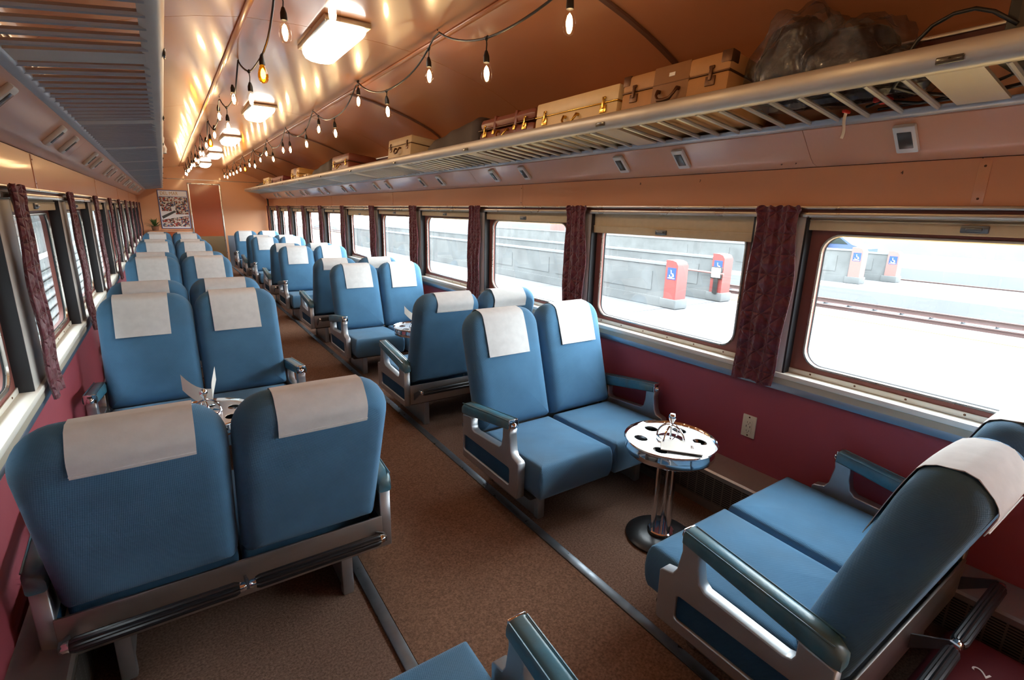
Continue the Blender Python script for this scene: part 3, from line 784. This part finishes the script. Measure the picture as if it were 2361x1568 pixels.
# ------------------------------------------------------------------ reel-topped tables
def tray_mesh():
    R = .196
    circ = [(R*math.cos(2*PI*i/48), R*math.sin(2*PI*i/48)) for i in range(48)]
    holes = []
    for i in range(6):
        a = 2*PI*i/6+.35; h = []
        for j in range(16):
            q = 2*PI*j/16; rr = .031*(1+.25*math.cos(q)); h.append((.122*math.cos(a)+rr*math.cos(q+a)*.85, .122*math.sin(a)+rr*math.sin(q+a)*1.05))
        holes.append(h)
    return setmat(plate('tray_plate', circ, holes, .004, .0008, 'z'), 'mirror_tray')
trm = tray_mesh()
def make_table(x, y, label, extra=True):
    t = thing('reel_table', label, 'table', (x, y, 0), 0, 'reel-topped tables')
    MB().lathe([(0, 0), (.150, 0), (.158, .004), (.158, .012), (.145, .022), (.09, .030), (.0, .034)], n=40).obj('base', 'rubber', t)
    MB().lathe([(0, .034), (.058, .034), (.060, .038), (.060, .046), (.055, .050), (0, .050)], n=28).obj('foot_ring', 'chrome', t)
    for i in range(3):
        a = 2*PI*i/3+.5
        MB().tube([(.038*math.cos(a), .038*math.sin(a), .046), (.038*math.cos(a), .038*math.sin(a), .43)], .0125, 14).obj('pole', 'chrome', t)
    MB().lathe([(0, .415), (.056, .415), (.060, .424), (.060, .436), (0, .436)], n=28).obj('collar', 'chrome', t)
    MB().lathe([(0, .436), (.070, .436), (.175, .438), (.188, .443), (.194, .452), (.190, .470), (.188, .492), (.198, .500), (.203, .504), (.200, .508), (.194, .503), (.188, .494), (.182, .470), (.178, .450), (.06, .445), (0, .445)], n=56).obj('reel_rim', 'chrome', t, angle=50)
    ob('tray_plate', trm, t, (0, 0, .496))
    MB().lathe([(0, .498), (.062, .498), (.060, .506), (.03, .512), (.012, .515), (0, .515)], n=28).obj('hub', 'chrome', t)
    h = MB()
    for a0 in (.2, .2+PI/2):
        h.tube([(.066*math.cos(a0)*math.cos(q), .066*math.sin(a0)*math.cos(q), .500+.072*math.sin(q)) for q in [PI*i/16 for i in range(17)]], .0045, 8)
    h.tube([(0, 0, .505), (0, 0, .592)], .0045, 8); h.obj('handle', 'chrome', t)
    MB().lathe([(0, .580), (.008, .582), (.011, .592), (.014, .597), (.0175, .606), (.0165, .616), (.010, .624), (0, .626)], n=20).obj('knob', 'chrome', t)
    return t
make_table(.862, 1.298, 'chrome pedestal table with film reel top beside the wall outlet')
make_table(.80, 3.95, 'chrome reel table between the second facing seat group, platform side')
make_table(-.845, 2.66, 'chrome reel table behind the poster-side seat backs, holding an open folded card')
# folded card lying on the tray by the outlet
cd = thing('menu_card', 'white folded card lying flat on the reel table beside the outlet', 'card', (.83, 1.215, .503), math.radians(-50))
MB().rbox(-.085, .085, -.052, .052, 0, .0022, .0008).obj('sheet', 'paper', cd, smooth=False)
MB().add([(-.085, -.052, .003), (.085, -.052, .003), (.082, .050, .009), (-.083, .050, .009), (-.085, -.052, .0045), (.085, -.052, .0045), (.082, .050, .0105), (-.083, .050, .0105)], [(0, 3, 2, 1), (4, 5, 6, 7), (0, 1, 5, 4), (1, 2, 6, 5), (2, 3, 7, 6), (3, 0, 4, 7)]).obj('sheet', 'paper', cd, smooth=False)
text('logo', 'DM', .018, 'post_pink', cd, (.045, .0, .0092), (.058, 0, PI/2), .0003)
def tent_card(label, x, y, z, rz, h=.13):
    c = thing('menu_card', label, 'card', (x, y, z), rz)
    for ang, ln, lift, hh in ((166, .125, .085, h*.62), (74, .10, .095, h*.55)):
        ca, sa = math.cos(math.radians(ang)), math.sin(math.radians(ang))
        def f(u, v, o):
            w = .010*math.sin(u*PI)
            return (ca*u*ln-sa*(w+o), sa*u*ln+ca*(w+o), v*hh+lift*u*u+.004)
        b = MB(); b.grid(lambda u, v: f(u, v, 0), 6, 2).grid(lambda u, v: f(u, v, .0008), 6, 2); b.obj('leaf', 'paper', c)
    return c
tent_card('open folded white card standing on the poster-side reel table', -.805, 2.78, .50, .0)
tent_card('small white card standing on the reel table of the second platform-side seat group', .87, 4.06, .506, .0, .11)

# ------------------------------------------------------------------ wall outlet
o = thing('wall_outlet', 'ivory duplex wall outlet plate on the maroon wall', 'outlet', (1.386, 1.234, .469))
MB().rbox(-.006, .003, -.0345, .0345, -.057, .057, .003).obj('cover_plate', 'outlet_ivory', o)
MB().rbox(-.0085, -.004, -.0165, .0165, -.034, .034, .002).obj('receptacle', 'outlet_ivory', o)
b = MB()
for z in (-.022, .022):
    b.box(-.0088, -.008, -.008, -.006, z-.005, z+.004).box(-.0088, -.008, .005, .007, z-.004, z+.003).box(-.0088, -.008, -.002, .002, z-.011, z-.008)
b.box(-.0088, -.008, -.011, -.008, -.005, .005).box(-.0088, -.008, .008, .011, -.005, .005); b.obj('slot', 'black', o, smooth=False)
for z in (-.047, .047): sc = ob('screw', screw_mesh, o, (-.006, 0, z)); sc.rotation_euler = (0, -PI/2, 0)

# ------------------------------------------------------------------ luggage on the platform-side rack
RZ = 1.876
def case(name, label, y0, y1, h, x0, x1, m, hw, band=None, seam=.6, r=.012, corner=None, z=RZ, tilt=.0):
    yc = (y0+y1)/2; L = abs(y1-y0)
    t = thing(name, label, 'suitcase', (x0, yc, z), 0); t.rotation_euler = (0, .115, tilt)
    D = x1-x0
    body = MB().rbox(0, D, -L/2, L/2, 0, h*seam-.001, r).obj('body', m, t)
    lid = MB().rbox(0, D, -L/2, L/2, h*seam+.001, h, r).obj('lid', m, t)
    MB().rbox(-.002, D+.002, -L/2-.002, L/2+.002, h*seam-.0028, h*seam+.0028, .002).obj('edge_trim', hw if m == 'cream_case' else 'bronze', t)
    if band:
        MB().rbox(-.0015, D+.001, -L*.17, L*.17, .001, h+.0015, .004).obj('middle_band', band, t)
    for e in (-1, 1):
        lt = MB().rbox(-.006, 0, e*L*.36-.022, e*L*.36+.022, h*seam-.048, h*seam-.012, .002).rbox(-.011, -.002, e*L*.36-.007, e*L*.36+.007, h*seam-.030, h*seam+.022, .003)
        lt.rbox(-.008, 0, e*L*.36-.012, e*L*.36+.012, h*seam+.014, h*seam+.026, .003).obj('latch', hw, t)
    hz = h*seam-.030
    hp = [(0, -.05, hz), (-.014, -.05, hz), (-.026, -.046, hz-.022), (-.030, -.03, hz-.042), (-.032, 0, hz-.047), (-.030, .03, hz-.042), (-.026, .046, hz-.022), (-.014, .05, hz), (0, .05, hz)]
    MB().tube(hp, [.009, .008, .006, .0075, .0085, .0075, .006, .008, .009], 8).obj('handle', hw if corner is None else corner, t, angle=70)
    if corner:
        for e in (-1, 1):
            MB().rbox(-.002, .05, e*(L/2-.045)-(.0 if e < 0 else -.0)-.0, e*(L/2+.002), h-.045, h+.002, .006).obj('corner_patch', corner, t)
    return t
tc = case('suitcase', 'tan suitcase with darker middle band and bronze latches on the rack', 1.265, 1.815, .212, .915, 1.235, 'tan_case', 'bronze', 'tan_band', .66, corner='bronze')
MB().rbox(-.004, -.0012, -.02, .01, .165, .18, .001).obj('name_tag', 'paper', tc)
case('suitcase', 'cream suitcase with brass latches on the rack', 1.84, 2.485, .198, .915, 1.235, 'cream_case', 'brass', None, .62)
br = case('suitcase', 'reddish brown leather suitcase with straps on the rack beside the cream suitcase', 2.50, 3.13, .200, .915, 1.235, 'brown_case', 'brass', None, .62, r=.035)
for yy in (-.12, .12):
    st = MB().rbox(-.004, .324, yy-.016, yy+.016, -.001, .204, .03).obj('strap', 'brown_case', br)
    MB().rbox(-.007, -.002, yy-.012, yy+.012, .085, .115, .002).obj('buckle', 'brass', st)
def soft_bag(label, y0, y1, h0, h1, x0, x1, m):
    t = thing('travel_bag', label, 'bag', (x0, (y0+y1)/2, RZ)); t.rotation_euler = (0, .115, 0); L = y1-y0; D = x1-x0
    def f(u, v):
        a = u*2*PI; q = v
        # u around section in x-z, v along y
        h = h0+(h1-h0)*(1-v)**.55 if v > .0 else h1
        k = 1 if .04 < v < .97 else .86
        cx, cz = math.cos(a), math.sin(a)
        ex = .45
        x = D/2+D/2*k*math.copysign(abs(cx)**ex, cx); z = h/2+h/2*k*math.copysign(abs(cz)**ex, cz)
        x += .006*math.sin(v*17+u*9); z += .004*math.sin(v*23+u*5)*(z > h*.5)
        return (x, -L/2+L*v, max(0, z))
    b = MB().grid(f, 36, 22); n = 23
    b.f.append(tuple(i*n for i in range(36))); b.f.append(tuple(i*n+22 for i in range(35, -1, -1))); b.mi += [0, 0]
    b.obj('body', m, t, angle=60)
    MB().tube([f(.30+.0*i, .06+.88*i/14) for i in range(15)], .004, 5).obj('seam', 'black', t)
    MB().tube([(-.002, -.1, .05), (-.02, -.09, .03), (-.022, 0, .012), (-.02, .09, .03), (-.002, .1, .05)], .006, 6).obj('handle', 'black', t)
    return t
soft_bag('dark brown garment bag with rounded top on the rack beside the brown suitcase', 3.16, 3.98, .09, .245, .915, 1.235, 'dark_bag')
case('train_case', 'boxy greyish beige hard case with dark latches on the rack', 4.29, 4.83, .235, .915, 1.235, 'grey_case', 'bronze', None, .72)
case('suitcase', 'long rusty brown suitcase on the rack beyond the beige hard case', 6.10, 6.80, .235, .915, 1.250, 'brown_case', 'brass', None, .62, r=.02)
soft_bag('black sloping bag on the rack beyond the long rusty brown suitcase', 6.86, 7.95, .06, .245, .915, 1.235, 'dark_bag')
case('train_case', 'small white box case lying on the rack beside the golden case', 8.10, 8.42, .10, .915, 1.20, 'cream_case', 'bronze', None, .6)
case('suitcase', 'golden fronted brown case with brass fittings on the rack', 8.70, 9.30, .225, .915, 1.235, 'gold_case', 'brass', 'brown_case', .6)
case('suitcase', 'dark red suitcase on the rack near the end wall', 10.1, 11.3, .17, .93, 1.235, 'red_case', 'black', None, .6)
case('train_case', 'pale pinkish hat box on the rack near the end wall', 11.5, 12.2, .20, .915, 1.20, 'cream_case', 'brass', None, .7)
soft_bag('black duffel lying on the rack closest to the end wall', 12.4, 13.4, .08, .15, .93, 1.22, 'dark_bag')

# plastic wrapped bundle on the rack
def plastic_bundle():
    t = thing('plastic_bag', 'crumpled clear plastic bag full of dark clothing on the rack', 'bag', (1.08, .965, 1.872))
    rnd = random.Random(3)
    def blob(cx, cy, cz, rx, ry, rz, seed, rough):
        r2 = random.Random(seed); ph = [r2.random()*6 for _ in range(9)]
        def f(u, v):
            a = u*2*PI; e = (v-.5)*PI
            d = Vector((math.cos(a)*math.cos(e), math.sin(a)*math.cos(e), math.sin(e)))
            k = 1+rough*(math.sin(5*d.x+4*d.z+ph[0])*math.sin(6*d.y+ph[1])+.5*abs(math.sin(11*d.x+8*d.y+ph[2]))+.4*abs(math.sin(17*d.z+13*d.y+ph[3])))
            z = cz+rz*d.z*k
            return (cx+rx*d.x*k, cy+ry*d.y*k, max(.012 if cx+rx*d.x*k < 0 else -.005, z))
        return MB().grid(f, 40, 22)
    inner = [(-.02, .11, .12, .115, .13, .15, 1), (.0, -.04, .09, .12, .15, .125, 2), (.02, -.17, .05, .11, .12, .07, 3)]
    for q in inner: blob(*q[:6], q[6], .10).obj('clothing', 'bag_clothing', t, angle=60)
    for q in inner: blob(q[0], q[1], q[2], q[3]*1.1, q[4]*1.12, q[5]*1.16, q[6]+9, .17).obj('plastic_wrap', 'plastic_film', t, angle=25)
    return t
plastic_bundle()
# paper tag on red clip hanging from a slat
tg = thing('luggage_tag', 'paper tag on a red clip hanging below the rack slats', 'tag', (1.10, .905, 1.83))
MB().rbox(-.02, .02, -.006, .006, .0, .010, .002).obj('clip', 'red_tag', tg)
MB().grid(lambda u, v: ((u-.5)*.022+.004*math.sin(v*5), .004*math.sin(v*6), -.085*v+.002), 3, 8).grid(lambda u, v: ((u-.5)*.022+.004*math.sin(v*5), .004*math.sin(v*6)+.0008, -.085*v+.002), 3, 8).obj('paper_strip', 'paper', tg)
# amplifier box with cables at the near end of the rack
am = thing('amplifier_box', 'black equipment box standing on the near end of the platform-side rack', 'box', (1.07, .375, 1.874))
MB().rbox(-.11, .13, -.12, .12, 0, .175, .008).obj('housing', 'black', am)
b = MB()
for i in range(6): b.box(-.112, -.109, -.10+.035*i, -.08+.035*i, .05, .15)
b.obj('vent_slot', 'dark_lens', am, smooth=False)
cb = MB()
cb.tube([(.96, .47, 1.965), (.95, .49, 1.98), (.95, .52, 2.004), (.95, .56, 2.022), (.95, .605, 2.022), (.95, .65, 2.004), (.95, .68, 1.972), (.95, .70, 1.93), (.96, .705, 1.895), (1.0, .735, 1.868), (1.06, .70, 1.855), (1.12, .64, 1.848), (1.15, .55, 1.845), (1.12, .46, 1.85)], .0055, 8)
cb.tube([(1.14, .46, 1.852), (1.17, .60, 1.842), (1.16, .72, 1.842), (1.10, .80, 1.852), (1.14, .86, 1.848)], .005, 6)
cb.tube([(1.05, .46, 1.868), (1.12, .56, 1.855), (1.17, .68, 1.846), (1.18, .84, 1.842)], .0045, 6)
tag(cb.obj('power_cable', 'black_cable', angle=70), 'black power cable looping up from the rack to the equipment box', 'cable')
tag(MB().rbox(1.10, 1.16, .79, .83, 1.852, 1.876, .004).obj('cable_connector', 'red_tag'), 'small orange cable connector lying on the rack slats', 'connector')

# maroon bag with a number on the floor behind the near platform-side seat
rbg = thing('tote_bag', 'dark maroon bag marked with a white number 2 behind the nearest platform-side seat', 'bag', (.86, .18, 0))
MB().rbox(-.38, .36, -.16, .15, .001, .12, .05, seg=4).obj('body', 'red_bag', rbg)
text('number', '2', .06, 'white_paint', rbg, (.17, .02, .1205), (0, 0, -.3))

# ------------------------------------------------------------------ end of the car: poster, plant, vent
ps = thing('poster', 'blue framed horse racing poster on the end wall beside the orange door', 'poster', (-.675, Y1-.004, 1.383))
b = MB()
for q in ((-.300, -.284, -.445, .445), (.284, .300, -.445, .445)): b.rbox(q[0], q[1], -.014, 0, q[2], q[3], .003)
b.rbox(-.300, .300, -.014, 0, -.445, -.429, .003).rbox(-.300, .300, -.014, 0, .429, .445, .003); b.obj('frame', 'poster_blue', ps)
MB().box(-.285, .285, -.006, -.001, -.430, .430).obj('print_sheet', 'white_paint', ps, smooth=False)
rnd = random.Random(5)
for (x0, x1, z0, z1) in ((-.28, -.002, .07, .285), (.002, .28, .09, .285), (-.25, -.06, -.04, .066), (.02, .28, -.11, .086)):
    MB().box(x0, x1, -.009, -.006, z0, z1).obj('picture', 'poster_print', ps, smooth=False)
MB().prism([(-.27, -.16), (.0, -.02), (.02, -.06), (-.25, -.22)], 'y', -.010, -.006).obj('picture', 'concrete', ps, smooth=False)
MB().prism([(-.27, -.24), (.27, -.14), (.27, -.40), (-.27, -.40)], 'y', -.009, -.006).obj('picture', 'poster_print', ps, smooth=False)
text('heading', 'DEL MAR', .11, 'gold_case', ps, (-.07, -.008, .365), (PI/2, 0, 0), sx=.80)
text('heading', 'Races', .10, 'white_paint', ps, (.12, -.011, .215), (PI/2, 0, 0), sx=.8)
MB().box(-.27, .27, -.009, -.006, .290, .300).obj('rule', 'poster_blue', ps, smooth=False)
pc = thing('cabinet', 'low orange cabinet against the end wall under the poster', 'cabinet', (-.80, 14.45, 0))
MB().rbox(-.40, .40, -.24, .28, .001, .88, .006).obj('body', 'door_orange', pc); MB().rbox(-.42, .41, -.25, .285, .88, .90, .004).obj('top', 'end_wall', pc)
pl = thing('potted_plant', 'bushy green plant in the corner on the orange cabinet', 'plant', (-1.10, 14.40, .90))
MB().lathe([(0, 0), (.06, 0), (.075, .09), (.078, .10), (.068, .10), (.06, .08), (0, .08)], n=20).obj('pot', 'pot', pl)
for i in range(60):
    a = rnd.random()*2*PI; e = rnd.uniform(.25, 1.4); L = rnd.uniform(.18, .30); w = rnd.uniform(.010, .018)
    d = Vector((math.cos(a)*math.cos(e), math.sin(a)*math.cos(e), math.sin(e))); sd = d.cross(Vector((0, 0, 1))).normalized()
    vs = []; 
    for q, ww in ((0, .3), (.35, 1), (.7, .8), (1, .05)):
        c = d*L*q+Vector((0, 0, .085-.07*q*q)); up = Vector((0, 0, .0015))
        vs += [c-sd*w*ww, c+sd*w*ww+up, c+up*1.5]
    MB().add(vs, [f for k in range(3) for f in ((3*k, 3*k+2, 3*k+5, 3*k+3), (3*k+2, 3*k+1, 3*k+4, 3*k+5), (3*k, 3*k+3, 3*k+4, 3*k+1))]).obj('leaf', 'leaf', pl, smooth=False)
v = thing('ceiling_vent', 'dark ceiling speaker grille above the end door', 'vent', (-.01, 14.3, 2.365))
MB().rbox(-.15, .15, -.10, .10, 0, .03, .006).obj('housing', 'trim_alu', v)
for i in range(5): MB().box(-.13, .13, -.08+.036*i, -.058+.036*i, -.003, .001).obj('slot', 'black', v, smooth=False)
hb = thing('hanging_pouch', 'small crumpled pale paper pouch hanging from the poster-side rack rail', 'pouch', (-.835, 5.75, 2.0))
MB().grid(lambda u, v: (-.0+.028*math.sin(u*PI*2)*(.4+.6*v)+.006*math.sin(v*11), .05*math.cos(u*PI*2)*(.5+.5*v)+.006*math.sin(u*13+v*7), .075-.15*v), 14, 8).obj('pouch', 'paper', hb, angle=30)
MB().tube([(0, 0, .07), (-.02, 0, .08)], .003, 5).obj('string', 'black_cable', hb)
pole = tag(MB().tube([(1.33, 14.4, 1.52), (1.33, 14.4, 1.78)], .018, 8).tube([(1.30, 14.38, 1.80), (1.31, 14.37, 1.66)], .008, 6).obj('umbrella', 'black'), 'folded black umbrella hanging under the rack end near the end wall', 'umbrella')

# ------------------------------------------------------------------ outside, platform side
G = -1.0
PLAT = tag(MB().box(1.9, 14.9, -60, 90, G-.5, G).obj('station_platform', 'platform', smooth=False), 'pale concrete station platform beside the train windows', 'platform')
def line(label, x0, x1, m, z=G):
    tag(MB().box(x0, x1, -60, 90, z+.003, z+.009).obj('platform_stripe', m, smooth=False), label, 'stripe')
line('yellow tactile strip along the near platform edge', 2.2, 4.6, 'tactile'); line('thin yellow line on the near platform', 6.3, 6.5, 'tactile'); line('yellow strip along the track edge of the near platform', 13.6, 14.8, 'tactile')
for i in range(6):
    MB().box(4.7, 13.5, -6+5*i, -5.97+5*i, G, G+.002).obj('joint', 'gasket', PLAT, smooth=False)
tag(MB().box(14.9, 19.6, -60, 90, G-.6, G-.32).obj('track_bed', 'ballast', smooth=False), 'grey ballast track bed between the two platforms', 'track bed')
tag(MB().box(24.9, 29.5, -60, 90, G-.6, G-.32).obj('track_bed', 'ballast', smooth=False), 'grey ballast track bed beyond the second platform', 'track bed')
for xs, lb in (((16.4, 17.9), 'rusty railway track between the two platforms'), ((26.4, 27.9), 'rusty railway track beyond the second platform')):
    tk = thing('railway_track', lb, 'track', (xs[0]+.75, 0, G-.32))
    for x in (-.75, .75):
        MB().prism([(x-.07, .06), (x+.07, .06), (x+.015, .09), (x+.015, .17), (x+.04, .18), (x+.04, .21), (x-.04, .21), (x-.04, .18), (x-.015, .17), (x-.015, .09)], 'y', -60, 90).obj('rail', 'rail_rust', tk, smooth=False)
    slm = MB().rbox(-1.3, 1.3, -.12, .12, 0.002, .06, .02).mesh('sleeper', 'concrete_light')
    for i in range(40): ob('sleeper', slm, tk, (0, -6+.75*i, 0))
tag(MB().box(19.6, 24.9, -60, 90, G-.6, G+.1).obj('station_platform', 'concrete_light', smooth=False), 'second station platform across the tracks', 'platform')
line('yellow strip along the second platform edge', 19.65, 20.2, 'tactile', G+.1)
tag(MB().box(29.5, 60, -60, 90, G-.6, G+.3).obj('parking_deck', 'concrete_light', smooth=False), 'bright raised parking deck beyond the tracks', 'deck')
def ramp_wall(x, y0, y1, zt, label, postm, px, py, plabel, handrail, G=-.990):
    w = thing('ramp_wall', label, 'wall', (x, y0, G))
    MB().box(-.14, .14, .35, y1-y0, 0, zt-G).obj('wall_slab', 'concrete', w, smooth=False)
    MB().box(-.20, .20, .0, y1-y0, 0, .26).obj('kerb', 'concrete', w, smooth=False)
    MB().box(-.17, .17, .35, y1-y0, zt-G, zt-G+.06).obj('coping', 'concrete_light', w, smooth=False)
    for i in range(4):
        MB().box(-.155, -.14, .9+2.4*i, 2.9+2.4*i, .42, zt-G-.2).obj('panel', 'concrete', w, smooth=False)
    p = thing('ramp_post', plabel, 'post', (x, y0+.18, G))
    b = MB().prism([(-.2, .26), (-.2, zt-G+.02), (-.13, zt-G+.12), (.0, zt-G+.16), (.2, zt-G+.16), (.2, .26)], 'x', -.22, .22)
    b.obj('shaft', postm, p)
    MB().rbox(-.26, .26, -.26, .3, 0, .26, .03).obj('footing', 'concrete', p)
    sg = MB().box(-.226, -.220, -.15, .13, zt-G-.36, zt-G-.04).obj('sign', 'sign_blue', p, smooth=False)
    # wheelchair pictogram
    b = MB(); zc = zt-G-.20
    b.tube([(-.228, .01, zc+.09), (-.228, .01, zc+.092)], .02, 8)
    ring = [(-.229, .0+.055*math.cos(a), zc-.045+.055*math.sin(a)) for a in [PI*1.0+PI*1.35*i/12-1.0 for i in range(13)]]
    b.tube(ring, .009, 5); b.tube([(-.229, .01, zc+.075), (-.229, .0, zc), (-.229, -.06, zc), (-.229, -.09, zc-.08)], .011, 5)
    b.box(-.229, -.226, -.12, .10, zc-.135, zc-.115); b.obj('wheelchair_symbol', 'white_paint', sg)
    if handrail:
        MB().tube([(-.3, -.1, .85), (-.3, 1.6, .87), (-.3, 8, .9)], .03, 8).obj('handrail', 'post_pink', w)
    return w
ramp_wall(10.7, 8.75, 40, .175, 'long grey concrete ramp wall on the platform', 'post_red', 0, 0, 'red post with blue wheelchair sign ending the nearer ramp wall', False)
ramp_wall(13.1, 8.95, 40, .28, 'second concrete ramp wall with a handrail', 'post_red', 0, 0, 'red post with blue wheelchair sign ending the ramp wall with handrail', True)
bx = thing('sign_box', 'white lit call box panel on the red post by the handrail', 'panel', (12.80, 9.1, -.55)); MB().rbox(-.03, .03, -.16, .16, .28, .58, .02).obj('panel', 'white_paint', bx); MB().rbox(-.02, .03, -.19, .19, .25, .61, .02).obj('frame', 'black', bx); MB().box(-.01, .03, -.07, .07, -.2, .27).obj('stem', 'black', bx, smooth=False)
ramp_wall(21.6, 8.6, 40, .35, 'pale ramp wall on the second platform', 'post_pink', 0, 0, 'faded pink post with wheelchair sign on the second platform', False, -.897)
ramp_wall(23.7, 8.1, 40, .20, 'pale ramp wall at the back of the second platform', 'post_pink', 0, 0, 'faded pink post at the back of the second platform', False, -.897)
tag(MB().box(30, 30.5, 14, 90, G+.302, .55).obj('parapet_wall', 'concrete_light', smooth=False), 'long pale parapet wall beyond the second platform', 'wall')
tag(MB().box(44, 44.6, -40, 90, G+.302, 1.9).obj('viaduct_band', 'concrete_light', smooth=False), 'far pale viaduct band beyond the tracks', 'viaduct')
for y in (22, 33, 44):
    c = thing('viaduct_column', 'tall pinkish column rising beyond the ramp walls', 'column', (26, y, G), 0, 'viaduct columns')
    MB().rbox(-.45, .45, -.45, .45, .3, 9, .05).obj('shaft', 'post_pink', c); MB().rbox(-.6, .6, -.6, .6, 0, .4, .04).obj('plinth', 'concrete', c)
cr = thing('parked_car', 'pale blue parked car on the deck beyond the tracks', 'car', (31.5, 14.1, G+.3))
MB().prism([(-2, .3), (-2, .75), (-1.3, .95), (-.7, 1.35), (.6, 1.38), (1.3, .95), (2, .8), (2.05, .3)], 'x', -.8, .8).obj('body', 'car_blue', cr)
MB().prism([(-1.1, .95), (-.65, 1.28), (.55, 1.30), (1.1, .95)], 'x', -.815, .815).obj('window_band', 'train_dark', cr)
for y in (-1.25, 1.25):
    MB().tube([(-.84, y, .32), (.84, y, .32)], .32, 16).obj('wheel', 'black', cr)

# ------------------------------------------------------------------ outside, poster side: a second train close by
nt = thing('passenger_train', 'silver passenger coach standing on the next track outside the poster-side windows', 'train', (-2.55, 0, -1.0))
MB().box(-.3, 0, -20, 60, .2, 4.2).obj('body_side', 'train_silver', nt, smooth=False)
for i in range(14):
    w = MB().box(-.01, .012, -12+3.4*i, -10.0+3.4*i, 1.74, 2.02).obj('window', 'train_dark', nt, smooth=False)
MB().box(0, .02, -20, 60, 1.63, 1.70).obj('stripe', 'white_paint', nt, smooth=False)
for i in range(6): MB().rbox(0, .03, -20, 60, .60+.15*i, .69+.15*i, .01).obj('flute', 'train_silver', nt)
for i in range(4): MB().rbox(0, .03, -20, 60, 2.10+.13*i, 2.18+.13*i, .01).obj('flute', 'train_silver', nt)
tag(MB().box(-12, -1.9, -60, 90, -1.5, -.82).obj('track_bed', 'ballast', smooth=False), 'ballast track bed under the neighbouring silver train', 'track bed')
